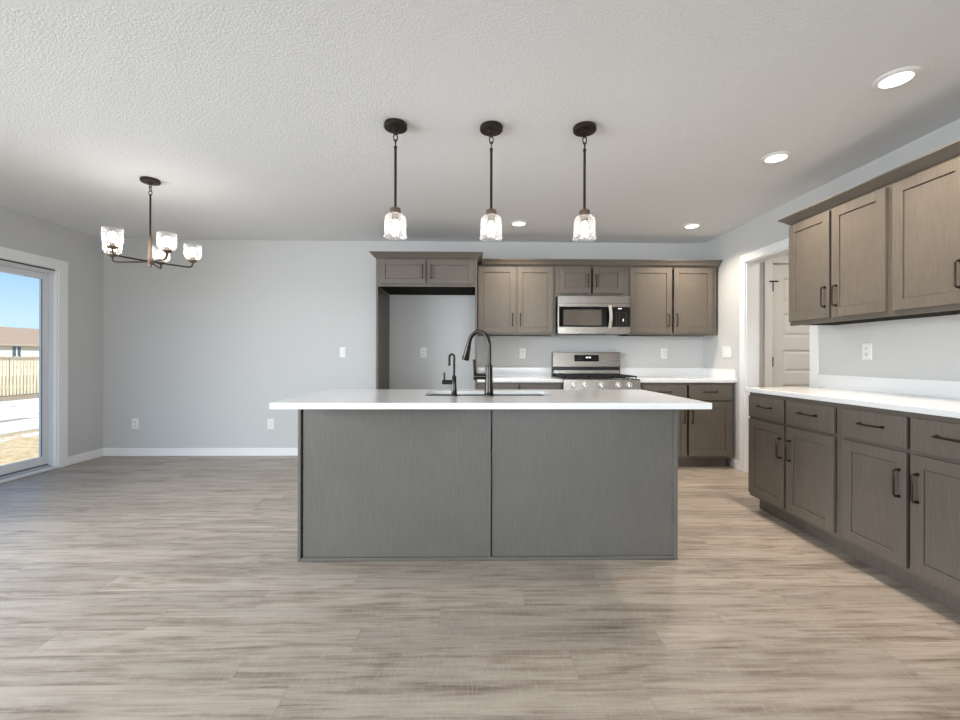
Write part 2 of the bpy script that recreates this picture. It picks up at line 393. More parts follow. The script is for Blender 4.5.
# casing of the opening in the right wall
c = B(); cw = .078; th = .016
for xa, xb in ((XR-th, XR-.0005), (XR+T+.0005, XR+T+th)):
    c.box(xa, xb, OY1, OY1+cw, 0, OZ+cw).box(xa, xb, OY0-cw, OY0, 0, OZ+cw).box(xa, xb, OY0, OY1, OZ, OZ+cw)
c.box(XR-.002, XR+T+.002, OY1-.012, OY1, 0, OZ).box(XR-.002, XR+T+.002, OY0, OY0+.012, 0, OZ).box(XR-.002, XR+T+.002, OY0, OY1, OZ-.012, OZ)
struct('trim_1', c, M_TRIM, 'white casing and jamb of the doorway opening in the right wall', 'door casing', bevel=.002)
def baseboard(name, x0, x1, y0, y1, lab):
    h = .089
    bb = B().box(x0, x1, y0, y1, 0, h)
    return struct(name, bb, M_TRIM, lab, 'baseboard', bevel=.004, seg=2)
baseboard('baseboard_back', XL+.014, -.975, YB-.013, YB-.0005, 'white baseboard along the grey back wall')
baseboard('baseboard_left', XL+.0005, XL+.013, DY1+.102, YB-.0005, 'short white baseboard between patio door casing and corner')
baseboard('baseboard_left', XL+.0005, XL+.013, YF+.02, DY0-.102, 'white baseboard along the left wall behind the camera')
baseboard('baseboard_right', XR-.013, XR-.0005, OY1+cw+.001, 4.403, 'short white baseboard beside the doorway casing')
baseboard('baseboard_hallway', XR+T+.02, 2.985, HY1-.013, HY1-.0005, 'white baseboard in the hallway')

# ------------------------------------------------------------------ sliding patio door (door_1)
fx0, fx1 = XL-.115, XL-.03      # frame depth range
f = B()
f.box(fx0, fx1, DY1-.0115, DY1-.001, 0, DZ-.001).box(fx0, fx1, DY0+.001, DY0+.03, 0, DZ-.001).box(fx0, fx1, DY0+.03, DY1-.0115, DZ-.045, DZ-.001)
door1 = struct('door_1', f, M_VINYL, 'white sliding glass patio door in the left wall', 'sliding door')
def sash(y0, y1, x0, x1, z0=.05, z1=DZ-.045, w=.062):
    s = B().box(x0, x1, y0, y0+w, z0, z1).box(x0, x1, y1-w, y1, z0, z1).box(x0, x1, y0+w, y1-w, z0, z0+w+.02).box(x0, x1, y0+w, y1-w, z1-w, z1)
    o = obj('sash', s, M_VINYL, door1, bevel=.003)
    obj('pane', B().box((x0+x1)/2-.004, (x0+x1)/2+.004, y0+w, y1-w, z0+w+.02, z1-w), M_PANE, o)
    gk = B(); q = .007; xa, xb = x1-.004, x1+.001
    gk.box(xa, xb, y0+w, y0+w+q, z0+w+.02, z1-w).box(xa, xb, y1-w-q, y1-w, z0+w+.02, z1-w)
    obj('glazing_bead', gk, M_TRACK, o)
    return o
mid = (DY0+DY1)/2
sash(mid-.03, DY1-.012, XL-.112, XL-.078); sash(DY0+.031, mid+.04, XL-.070, XL-.036)
tr = B().box(fx0, XL+.006, DY0, DY1, 0.0, .018)
tr.box(XL-.112, XL-.078, DY0, DY1, .018, .05)
obj('sill', tr, M_TRACK, door1)
rl = B().box(XL-.07, XL-.062, DY0+.03, DY1-.03, .018, .042).box(XL-.044, XL-.036, DY0+.03, DY1-.03, .018, .040)
obj('track_rail', rl, mat('light grey rail', srgb(190, 195, 202), .4), door1)
obj('threshold', B().box(XL-.022, XL+.02, DY0+.002, DY1-.002, .0005, .026), M_VINYL, door1, bevel=.006)
obj('head_gap_shade', B().box(XL-.03, XL-.012, DY0+.014, DY1-.014, DZ-.012, DZ-.003), M_SHADOWGAP, door1)  # dark strip drawn in for the shaded gap under the head
hd = B().box(XL-.034, XL-.012, mid-.0, mid+.03, .95, 1.2)
obj('door_handle', hd, M_VINYL, door1, bevel=.004)
c = B(); cw2 = .100; th = .017
c.box(XL+.0005, XL+th, DY1, DY1+cw2, 0, DZ+cw2).box(XL+.0005, XL+th, DY0-cw2, DY0, 0, DZ+cw2).box(XL+.0005, XL+th, DY0, DY1, DZ, DZ+cw2)
c.box(XL-.030, XL+.003, DY1-.012, DY1, 0.0, DZ).box(XL-.030, XL+.003, DY0, DY0+.012, 0.0, DZ).box(XL-.03, XL+.003, DY0+.012, DY1-.012, DZ-.004, DZ)
struct('trim_3', c, M_TRIM, 'white casing around the sliding patio door', 'door casing', bevel=.003)

# ------------------------------------------------------------------ yard
struct('ground', B().box(-90, -4.7, -50, 90, -.75, -.6), M_YARD, 'tan dormant grass yard with patches of melting snow', 'yard', local=True)
struct('ground_under_house', B().box(-4.7, 30, -50, 90, -.75, -.6), mat('soil', srgb(120, 105, 85), .95), 'bare ground around the house', 'ground', local=True)
FX = -19.8
fn = thing('picket_fence', 'pale cedar picket fence along the snowy yard outside the patio door', 'fence', (FX, 20, -.6))
def pickets(ys):
    b = B()
    for y in ys:
        h = 1.715 + random.uniform(-.012, .012); x0, x1 = FX, FX+.02; w = .052
        z0, z1 = -.56, -.6+h
        pr = [(y-w, z0), (y+w, z0), (y+w, z1-.05), (y+w*.45, z1), (y-w*.45, z1), (y-w, z1-.05)]
        b.loft([[(x0, p, q) for p, q in pr], [(x1, p, q) for p, q in pr]])
    return b
for i in range(80):
    obj('picket', pickets([15.0 + i*.145]), M_FENCE, fn)
b = pickets([3.0 + i*.145 for i in range(82)] + [26.75 + i*.145 for i in range(90)])
tag(obj('pickets', b, M_FENCE, fn), kind='stuff')
for z in (-.25, .60): obj('rail', B().box(FX-.045, FX-.002, 3, 40, z, z+.09), M_FENCE, fn)
obj('top_rail', B().box(FX+.021, FX+.06, 3, 40, .985, 1.07), mat('shaded brown rail', srgb(168, 146, 124), .8), fn)  # shade below the picket tops is put into this rail's brown
obj('top_rail', B().box(FX-.06, FX-.002, 3, 40, 1.02, 1.10), mat('dark brown rail', srgb(70, 58, 50), .8), fn)  # dark backing rail behind the picket tops
for i in range(12): obj('post', B().box(FX-.13, FX-.046, 4+i*3.0, 4.09+i*3.0, -.6, 1.05), M_FENCE, fn)
# neighbouring house
hs = thing('neighbor_house', 'cream sided single-storey house with brown shingle roof beyond the fence', 'house', (-44, 42, -.6))
obj('siding', B().box(-52, -40, 18, 66, -.6, 2.05), M_SIDING, hs)
r = B(); y0, y1 = 17.4, 66.6
r.loft([[(-39.75, y0, 2.02), (-39.75, y0, 2.17), (-46, y0, 4.0), (-52.7, y0, 2.17), (-52.7, y0, 2.02)], [(-39.75, y1, 2.02), (-39.75, y1, 2.17), (-46, y1, 4.0), (-52.7, y1, 2.17), (-52.7, y1, 2.02)]])
obj('roof', r, M_ROOF, hs)
obj('gutter', B().box(-39.75, -39.63, y0, y1, 2.02, 2.16), mat('tan gutter', srgb(190, 176, 152), .6), hs)
obj('vent_pipe', B().tube([(-42.6, 36.4, 2.9), (-42.6, 36.4, 3.5)], .14, 10), mat('pale vent pipe', srgb(235, 230, 225), .6), hs)
for y in (28., 38.95, 50.):
    w = obj('window', B().box(-40.0, -39.95, y-.36, y+.36, .9, 1.98), M_TRIM, hs)
    obj('pane', B().box(-39.95, -39.93, y-.33, y-.07, .93, 1.95).box(-39.95, -39.93, y+.07, y+.33, .93, 1.95), M_HOUSEGLASS, w)

# ------------------------------------------------------------------ cabinets
def pull(parent, x, z, vertical=True, y=-.019, L=.128, name='handle'):
    """bow pull: flat bar with two short posts, in the cabinet's own frame (front faces -y)"""
    b = B(); h = L/2; o = .028
    P = [(-h, 0), (-h, -o*.75), (-h+.008, -o), (h-.008, -o), (h, -o*.75), (h, 0)]
    if vertical: pts = [(x, y+q, z+p) for p, q in P]
    else: pts = [(x+p, y+q, z) for p, q in P]
    b.tube(pts, .0050, 8)
    for s in (-1, 1):
        c = (x, y, z+s*h) if vertical else (x+s*h, y, z)
        b.tube([c, (c[0], c[1]-.004, c[2])], .0085, 10)
    return obj(name, b, M_PULL, parent, local=True, smooth=True)
def shaker(root, x0, x1, z0, z1, name='door', fr=.058, mt=None):
    b = B(); y0, y1 = -.0195, -.0005
    b.box(x0, x0+fr, y0, y1, z0, z1).box(x1-fr, x1, y0, y1, z0, z1)
    b.box(x0+fr, x1-fr, y0, y1, z0, z0+fr).box(x0+fr, x1-fr, y0, y1, z1-fr, z1)
    q = .0025   # fine groove line round the panel
    b.box(x0+fr+q, x1-fr-q, y0+.0065, y1, z0+fr+q, z1-fr-q).box(x0+fr-.001, x1-fr+.001, y0+.0105, y1, z0+fr-.001, z1-fr+.001)
    return obj(name, b, mt or M_CAB, root, local=True, bevel=.0012)
def slab(root, x0, x1, z0, z1):
    return obj('drawer', B().box(x0, x1, -.0195, -.0005, z0, z1), M_CAB, root, local=True, bevel=.0015)
def face_frame(root, w, z0, z1, st, rails, mids):
    b = B(); y0, y1 = 0, .019
    b.box(0, st[0], y0, y1, z0, z1).box(w-st[1], w, y0, y1, z0, z1)
    for a, c in rails: b.box(st[0], w-st[1], y0, y1, a, c)
    for x, a, c in mids: b.box(x-.019, x+.019, y0, y1, a, c)
    return obj('face_frame', b, M_CAB, root, local=True)
def wall_cabinet(label, loc, rz, w, depth, z0, z1, doors, handles, group=None, name='wall_cabinet', stiles=(.03, .03), mull=False):
    r = thing(name, label, 'cabinet', (loc[0], loc[1], z0), rz, group); H = z1-z0
    obj('body', B().box(0, w, .085, depth, .012, H).box(0, .018, .0195, .085, .012, H).box(w-.018, w, .0195, .085, .012, H).box(.018, w-.018, .0195, .085, .012, .03).box(.018, w-.018, .0195, .085, H-.018, H), M_CAB, r, local=True)
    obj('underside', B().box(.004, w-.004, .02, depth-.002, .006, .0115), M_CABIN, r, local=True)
    xm = (doors[0][1]+doors[1][0])/2
    face_frame(r, w, 0, H, stiles, [(0, .04), (H-.03, H)], [(xm, .04, H-.03)] if mull else [])
    for (a, c), hx in zip(doors, handles):
        d = shaker(r, a, c, doors_z[0]-z0, doors_z[1]-z0)
        pull(d, hx[0], hx[1]-z0)
    return r
YU = 4.676 + .019          # face frame plane of the back wall cabinets
doors_z = (1.392, 2.103)
D_U = YB - YU - .001
hz = 1.537
X0 = .064
wall_cabinet('tall double-door brown wall cabinet left of the microwave', (X0, YU), 0, .905-X0-.0005, D_U, 1.372, 2.122,
             ((.003, .403), (.425, .812)), ((.373, hz), (.456, hz)), stiles=(.03, .045), mull=True)
X1_ = .906
doors_z = (1.823, 2.103)
wall_cabinet('short double-door brown wall cabinet directly above the microwave', (X1_, YU), 0, .784, D_U, 1.785, 2.122,
             ((.038, .379), (.401, .731)), ((.346, 1.958), (.433, 1.958)), stiles=(.045, .06))
doors_z = (1.392, 2.103)
X2 = 1.6905
wall_cabinet('tall double-door brown wall cabinet right of the microwave', (X2, YU), 0, .972, D_U, 1.372, 2.122,
             ((.022, .478), (.500, .927)), ((.442, hz), (.529, hz)), stiles=(.035, .05))
def crown_ring(x0, x1, y0, y1, o, zb, fl=1, frr=1, fb=0, ff=1):
    return [(x0-o*fl, y0-o*ff, zb), (x1+o*frr, y0-o*ff, zb), (x1+o*frr, y1+o*fb, zb), (x0-o*fl, y1+o*fb, zb)]
def crown(x0, x1, y0, y1, z0, z1, out, **k):
    h = z1-z0
    pr = [(0, .0), (.10, .004), (.16, .010), (.45, out*.45), (.80, out*.86), (.84, out*.94), (.9, out), (1, out)]
    return B().loft([crown_ring(x0, x1, y0, y1, max(o, .0005), z0+h*t, **k) for t, o in pr])
tag(obj('crown_molding', crown(.112, 2.662, YU-.018, YB-.001, 2.1225, 2.182, .042, fl=0, frr=.8), M_CAB),
    'long brown crown moulding on top of the back wall cabinets', 'moulding')

# fridge surround
fr = thing('refrigerator_cabinet', 'tall brown refrigerator surround with two small doors over an empty alcove', 'cabinet', (-.965, 4.392, 0))
fw = .965+.053; FD = YB-.001-4.392
obj('side_panel', B().box(0, .019, 0, FD, .0005, 1.8395), M_CAB, fr, local=True)
obj('side_panel', B().box(fw-.019, fw, 0, FD, .0005, 1.8395), M_CAB, fr, local=True)
obj('body', B().box(0, fw, .0195, FD, 1.853, 2.12), M_CAB, fr, local=True)
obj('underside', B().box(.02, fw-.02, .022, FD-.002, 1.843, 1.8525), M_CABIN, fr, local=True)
b = B().box(0, .045, 0, .019, 1.84, 2.12).box(fw-.045, fw, 0, .019, 1.84, 2.12).box(.045, fw-.045, 0, .019, 1.84, 1.875).box(.045, fw-.045, 0, .019, 2.09, 2.12).box(.492, .53, 0, .019, 1.875, 2.09)
obj('face_frame', b, M_CAB, fr, local=True)
d = shaker(fr, .045, .499, 1.866, 2.104, fr=.05); pull(d, .470, 1.987)
d = shaker(fr, .522, .981, 1.866, 2.104, fr=.05); pull(d, .555, 1.987)
obj('crown', crown(-.965, .053, 4.375, YB-.001, 2.1205, 2.176, .055), M_CAB, fr)

# right wall cabinets: root rotated -90 deg, so local x runs towards the camera
RZ = -PI/2
XU = 2.368
doors_z = (1.397, 2.103)
def right_wall_cab(label, yfar, w, A, Bd, ha, hb):
    return wall_cabinet(label, (XU, yfar), RZ, w, XR-XU-.001, 1.368, 2.115, (A, Bd), ((ha, 1.537), (hb, 1.535)), stiles=(.03, .03), group=None)
right_wall_cab('brown double-door wall cabinet at the doorway end of the right wall', 3.195, .7835, (.010, .373), (.393, .762), .343, .433)
right_wall_cab('brown wall cabinet on the right wall, second from the doorway', 2.411, .8095, (.020, .395), (.415, .790), .363, .448)
right_wall_cab('brown wall cabinet on the right wall, nearest the camera', 1.601, .8295, (.022, .40), (.422, .80), .37, .455)
tag(obj('crown_molding', crown(XU, XR-.001, .772, 3.196, 2.1155, 2.170, .055, frr=0, fb=1, fl=1, ff=0), M_CAB),
    'brown crown moulding along the top of the right wall cabinets', 'moulding')

# base cabinets
def base_cabinet(label, loc, rz, w, depth, cols, stiles, hand, toe_end=(0, 0), ddz=(.697, .851), dz=(.128, .679)):
    r = thing('base_cabinet', label, 'cabinet', (loc[0], loc[1], 0), rz); zt = .8765
    obj('body', B().box(0, w, .085, depth, .105, zt).box(0, .018, .0195, .085, .105, zt).box(w-.018, w, .0195, .085, .105, zt), M_CAB, r, local=True)
    obj('toe_kick', B().box(toe_end[0], w-toe_end[1], .075, depth, .0005, .1045), M_CAB, r, local=True)
    mids = [((cols[i][1]+cols[i+1][0])/2, .105, zt) for i in range(len(cols)-1)]
    b = B(); y0, y1 = 0, .019
    b.box(0, stiles[0], y0, y1, .105, zt).box(w-stiles[1], w, y0, y1, .105, zt)
    xs = [stiles[0]] + [q for m in mids for q in (m[0]-.019, m[0]+.019)] + [w-stiles[1]]
    for z0, z1 in ((.105, .14), (.672, .705), (.846, zt)): b.box(stiles[0], w-stiles[1], y0, y1, z0, z1)
    obj('face_frame', b, M_CAB, r, local=True)
    for (a, c), hx in zip(cols, hand):
        dr = slab(r, a, c, *ddz); pull(dr, (a+c)/2, .783, vertical=False)
        d = shaker(r, a, c, *dz); pull(d, hx, .527)
    return r
YC = 4.40 + .0           # face frame plane of back base cabinets
DB = YB-.001-YC
base_cabinet('brown base cabinet with two drawers left of the range', (.056, YC), 0, .862, DB, ((.025, .415), (.432, .835)), (.03, .03), (.38, .465))
base_cabinet('brown base cabinet with two drawers right of the range', (1.7, YC), 0, .975, DB, ((.03, .487), (.510, .945)), (.035, .035), (.455, .538), toe_end=(0, .03))
XB = 2.088
for i, (yf, lab) in enumerate(((3.2285, 'brown base cabinet at the doorway end of the right counter'),
                               (2.4195, 'brown base cabinet in the right counter, second from the doorway'),
                               (1.619, 'brown base cabinet in the right counter, nearest the camera'))):
    w = (.8085, .80, .80)[i]
    cols = (((.014, .379), (.401, .776)), ((.024, .385), (.405, .774)), ((.024, .385), (.405, .774)))[i]
    hd = ((.352, .440), (.352, .440), (.352, .440))[i]
    base_cabinet(lab, (XB, yf), RZ, w, XR-XB-.001, cols, (.03, .03), hd)

# countertops with low backsplash
ZT = .908
def counter(label, x0, x1, y0, y1):
    return tag(obj('countertop', B().box(x0, x1, y0, y1, .8775, ZT), M_QUARTZ, bevel=.002), label, 'countertop')
YCF = 4.366
c1 = counter('white quartz countertop between refrigerator alcove and range', .055, .9175, YCF, YB-.001)
obj('backsplash', B().box(.055, .9175, YB-.021, YB-.001, ZT+.0002, 1.012), M_QUARTZ, c1)
c2 = counter('white quartz countertop right of the range in the back corner', 1.6965, XR-.001, YCF, YB-.001)
obj('backsplash', B().box(1.6965, XR-.001, YB-.021, YB-.001, ZT+.0002, 1.012), M_QUARTZ, c2)
obj('side_splash', B().box(XR-.021, XR-.001, YCF+.005, YB-.0215, ZT+.0002, 1.012), M_QUARTZ, c2)
c3 = counter('long white quartz countertop along the right wall', 2.053, XR-.001, .82, 3.245)
obj('backsplash', B().box(XR-.021, XR-.001, .82, 3.325, ZT+.0002, 1.004), M_QUARTZ, c3)
# fix: those backsplashes are built in world coordinates under a mesh root (same frame)

# ------------------------------------------------------------------ island
SX0, SX1, SY0, SY1 = -.275, .468, 2.505, 2.85
IX0, IX1, IY0, IY1 = -.958, 1.155, 2.416, 2.975
isl = thing('kitchen_island', 'large grey-brown kitchen island with flat back panels in the middle of the floor', 'kitchen island', ((IX0+IX1)/2, IY0, 0))
obj('body', B().box(IX0+.02, IX1-.02, IY0+.045, IY1, .0005, .60).box(IX0+.02, SX0-.03, IY0+.045, IY1-.021, .60, .8765).box(SX1+.03, IX1-.02, IY0+.045, IY1-.021, .60, .8765), M_CAB, isl)
zt = .8768
obj('back_panel', B().box(-.930, .091, IY0+.006, IY0+.0445, .02, zt), M_ISL, isl)
obj('back_panel', B().box(.1145, 1.130, IY0+.006, IY0+.0445, .02, zt), M_ISL, isl)
obj('corner_trim', B().box(IX0, IX0+.017, IY0-.002, IY0+.0445, .0005, zt), M_ISL, isl, bevel=.002)
obj('corner_trim', B().box(1.131, IX1, IY0-.002, IY0+.0445, .0005, zt), M_ISL, isl, bevel=.002)
obj('center_batten', B().box(.0915, .107, IY0-.002, IY0+.044, .0195, zt), M_ISL, isl, bevel=.0015)
obj('bottom_trim', B().box(IX0+.0175, 1.1305, IY0-.004, IY0+.0055, .0005, .020), M_ISL, isl, bevel=.003)
obj('side_panel', B().box(IX0, IX0+.0195, IY0+.045, IY1, .0005, zt), M_ISL, isl)
obj('side_panel', B().box(IX1-.0195, IX1, IY0+.045, IY1, .0005, zt), M_ISL, isl)
# aisle side: face frame and doors
ff = B().box(IX0+.02, IX1-.02, IY1-.02, IY1+.001, .10, .14).box(IX0+.02, IX1-.02, IY1-.02, IY1+.001, .60, zt)
obj('face_frame', ff, M_CAB, isl)
# countertop with a sink cut-out
CX0, CX1, CY0, CY1 = -.975, 1.182, 2.118, 3.0
def rr(x0, x1, y0, y1, r, z, n=6):
    out = []
    for cx, cy, a in ((x1-r, y1-r, 0), (x0+r, y1-r, 90), (x0+r, y0+r, 180), (x1-r, y0+r, 270)):
        for i in range(n+1):
            t = math.radians(a+90*i/n); out.append((cx+r*math.cos(t), cy+r*math.sin(t), z))
    return out
b = B(); bm = b.bm
hole = rr(SX0, SX1, SY0, SY1, .03, 0); outer = [(CX1, CY1), (CX0, CY1), (CX0, CY0), (CX1, CY0)]
def ringv(pts, z): return [bm.verts.new((p[0], p[1], z)) for p in pts]
for z in (.888, ZT):
    H_ = ringv(hole, z); O_ = ringv(outer, z); n = 7
    for q in range(4):
        seg = H_[q*n:(q+1)*n]
        for i in range(n-1): bm.faces.new((O_[q], seg[i+1], seg[i]))
        bm.faces.new((O_[q], O_[(q+1) % 4], H_[((q+1)*n) % 28], seg[-1]))
    if z < .9: LH, LO = H_, O_
for i in range(28): bm.faces.new((LH[i], LH[(i+1) % 28], H_[(i+1) % 28], H_[i]))
for i in range(4): bm.faces.new((LO[i], O_[i], O_[(i+1) % 4], LO[(i+1) % 4]))
b.box(CX0, CX1, CY0, CY0+.03, .8775, .8881).box(CX0, CX1, CY1-.02, CY1, .8775, .8881).box(CX0, CX0+.016, CY0+.03, CY1-.02, .8775, .8881).box(CX1-.026, CX1, CY0+.03, CY1-.02, .8775, .8881)
tag(obj('island_countertop', b, M_QUARTZ), 'large white quartz countertop of the island with sink cut-out', 'countertop')
# sink bowl hung under the slab
b = B(); zb = .8855
prof = [(.012, zb), (-.004, zb-.002), (-.004, .68), (.02, .663), (.05, .66)]
b.loft([rr(SX0-o, SX1+o, SY0-o, SY1+o, max(.03+o, .02), z) for o, z in ((.022, zb), (.004, zb), (.004, .70), (-.02, .668), (-.05, .662))], cap=False)
vs = [v for v in b.bm.verts if abs(v.co.z-.662) < 1e-5]; b.bm.faces.new(vs)
sk = tag(obj('sink', b, M_SINK), 'rectangular stainless undermount sink in the island countertop', 'sink')
md = sk.modifiers.new('solid', 'SOLIDIFY'); md.thickness = .002
obj('drain', B().lathe([(.001, 0), (.04, 0), (.044, .003), (.001, .003)], (.11, 2.70, .664), 24), M_CHROME, sk, smooth=True)

# faucets
def arcpts(p0, dirv, R, a0, a1, n=14):
    d = Vector(dirv).normalized(); out = []
    for i in range(n+1):
        t = math.radians(a0+(a1-a0)*i/n)
        out.append(Vector(p0) + d*(R-R*math.cos(t)) + Vector((0, 0, R*math.sin(t))))
    return out
fx, fy = .098, 2.492
fa = thing('faucet', 'tall dark gooseneck pull-down faucet behind the island sink', 'faucet', (fx, fy, ZT))
dv = Vector((-.118, .11, 0)).normalized(); R = .079
obj('base', B().lathe([(.030, .0005), (.030, .008), (.026, .014), (.0255, .03), (.021, .10), (.0195, .166), (.021, .168), (.021, .174), (.016, .178)], (fx, fy, ZT), 24), M_FAUCET, fa, smooth=True)
top = ZT+.385-R-.013
neck = [(fx, fy, ZT+.175), (fx, fy, top-.04), (fx, fy, top)] + arcpts((fx, fy, top), dv, R, 4, 168, 18)
obj('spout', B().tube(neck, .0128, 14), M_FAUCET, fa, smooth=True)
e0 = neck[-1]; dd = (Vector(neck[-1])-Vector(neck[-2])).normalized()
obj('spray_head', B().tube([e0, e0+dd*.02, e0+dd*.022, e0+dd*.06, e0+dd*.102, e0+dd*.107], [.0135, .0142, .0165, .018, .023, .022], 16), M_FAUCET, fa, smooth=True)
hz_ = ZT+.112
lv = B().tube([(fx-.015, fy, hz_), (fx-.068, fy, hz_)], .0175, 16)
lv.tube([(fx-.068, fy, hz_), (fx-.088, fy, hz_)], [.0205, .0205], 16)
obj('valve', lv, M_FAUCET, fa, smooth=True)
obj('lever', B().tube([(fx-.080, fy, hz_), (fx-.082, fy, hz_+.04), (fx-.084, fy, hz_+.098)], [.008, .0075, .0085], 10), M_FAUCET, fa, smooth=True)
wx, wy = -.101, 2.486
wt = thing('water_tap', 'small dark gooseneck water tap left of the tall faucet', 'faucet', (wx, wy, ZT))
obj('base', B().lathe([(.020, .0005), (.020, .006), (.017, .011), (.0145, .05), (.0125, .112), (.009, .118)], (wx, wy, ZT), 20), M_FAUCET, wt, smooth=True)
dv = Vector((-.8, .4, 0)).normalized(); top = ZT+.238-.015
neck = [(wx, wy, ZT+.11), (wx, wy, top-.02), (wx, wy, top)] + arcpts((wx, wy, top), dv, .0155, 4, 176, 14)
neck.append(neck[-1]+Vector((0, 0, -.052)))
obj('spout', B().tube(neck, .0068, 10), M_FAUCET, wt, smooth=True)
hz_ = ZT+.080
obj('valve', B().tube([(wx-.008, wy, hz_), (wx-.068, wy, hz_)], .013, 12), M_FAUCET, wt, smooth=True)
obj('lever', B().tube([(wx-.055, wy, hz_), (wx-.057, wy, hz_+.055)], [.0055, .006], 8), M_FAUCET, wt, smooth=True)

# ------------------------------------------------------------------ range
RX0, RX1 = .9200, 1.6940; RY = 4.335
rg = thing('gas_range', 'stainless steel gas range with five knobs and black grates between the counters', 'range', ((RX0+RX1)/2, RY, 0))
obj('body', B().box(RX0, RX1, RY+.045, YB-.004, .05, .905), M_BLACK, rg)
obj('cooktop', B().box(RX0, RX1, RY+.02, YB-.07, .9055, .917), M_BLACK, rg, bevel=.003)
b = B(); b.loft([[(x, RY+.044, .772), (x, RY+.002, .772), (x, RY+.002, .79), (x, RY+.014, .906), (x, RY+.044, .906)] for x in (RX0, RX1)])
obj('knob_panel', b, M_STEEL, rg)
for x in (1.017, 1.129, 1.300, 1.470, 1.581):
    b = B().tube([(x, RY+.010, .855), (x, RY-.004, .853)], [.030, .029], 24)
    b.tube([(x, RY-.004, .853), (x, RY-.026, .851), (x, RY-.028, .851)], [.024, .021, .018], 24)
    kb = obj('knob', b, M_CHROME, rg, smooth=True)
    obj('pointer', B().box(x-.003, x+.003, RY-.031, RY-.027, .851, .870), M_BLACK, kb)
b = B().box(RX0+.004, RX1-.004, RY, RY+.04, .24, .765)
od = obj('oven_door', b, M_STEEL, rg, bevel=.003)
obj('oven_window', B().box(RX0+.13, RX1-.13, RY-.003, RY+.001, .36, .62), M_BLKGLASS, od)
hb = B().tube([(RX0+.05, RY-.05, .715), (RX1-.05, RY-.05, .715)], .012, 14)
for x in (RX0+.075, RX1-.075): hb.tube([(x, RY+.001, .715), (x, RY-.05, .715)], .008, 10)
obj('handle', hb, M_STEEL, od, smooth=True)
obj('drawer', B().box(RX0+.004, RX1-.004, RY, RY+.04, .06, .232), M_STEEL, rg, bevel=.003)
for x in (RX0+.04, RX1-.04):
    for y in (RY+.08, YB-.06): obj('foot', B().lathe([(.018, .0005), (.018, .012), (.01, .014), (.01, .05)], (x, y, 0), 12), M_BLACK, rg)
for gx0, gx1 in ((RX0+.02, RX0+.265), (RX0+.27, RX1-.27), (RX1-.265, RX1-.02)):
    b = B(); y0, y1 = RY+.05, YB-.11; t = .009; z0, z1 = .9175, .944
    for x in (gx0, gx1-t): b.box(x, x+t, y0, y1, z1-.014, z1)
    for y in (y0, y1-t, (y0+y1)/2): b.box(gx0, gx1, y, y+t, z1-.013, z1)
    xm = (gx0+gx1)/2; b.box(xm-t/2, xm+t/2, y0, y1, z1-.012, z1+.001)
    for yy in (y0+(y1-y0)*.25, y0+(y1-y0)*.75): b.box(gx0+.03, gx1-.03, yy, yy+t, z1-.012, z1+.001)
    for x in (gx0, gx1-t):
        for y in (y0, y1-t): b.box(x, x+t, y, y+t, z0, z1-.013)
    obj('grate', b, M_IRON, rg)
for x, y, r_ in ((1.06, RY+.18, .045), (1.06, RY+.45, .038), (1.307, RY+.31, .05), (1.555, RY+.18, .045), (1.555, RY+.45, .038)):
    obj('burner', B().lathe([(r_, .0175-.0175), (r_, .008), (r_*.7, .013), (.001, .013)], (x, y, .9172), 20), M_IRON, rg, smooth=True)
# backguard
b = B(); b.box(RX0, RX1, YB-.069, YB-.004, .9055, 1.02)
obj('vent_base', b, M_BLACK, rg)
obj('vent_trim', B().box(RX0+.01, RX1-.01, YB-.078, YB-.070, .945, .985), M_STEEL, rg, bevel=.003)
b = B(); b.loft([[(x, YB-.088, 1.022), (x, YB-.072, 1.19), (x, YB-.004, 1.19), (x, YB-.004, 1.022)] for x in (RX0-.002, RX1+.002)])
bgd = obj('backguard', b, M_STEEL, rg, bevel=.004)
b = B(); yq = lambda z: YB-.088+.016*(z-1.022)/.168
b.loft([[(x, yq(1.085)-.003, 1.085), (x, yq(1.158)-.003, 1.158), (x, yq(1.158)+.002, 1.158), (x, yq(1.085)+.002, 1.085)] for x in (1.167, 1.447)])
cp = obj('control_panel', b, M_BLKGLASS, bgd)
b = B()
for x in (1.298, 1.312, 1.330, 1.344):
    b.box(x, x+.009, yq(1.13)-.0042, yq(1.13)-.0030, 1.122, 1.1375)
obj('clock_display', b, M_DISPLAY, cp)
b = B()
for x in (1.20, 1.225, 1.25, 1.38, 1.405, 1.43):
    for z in (1.105, 1.13): b.box(x, x+.012, yq(z)-.0040, yq(z)-.0030, z, z+.003)
obj('touch_marks', b, mat('grey print', srgb(120, 118, 115), .5), cp)

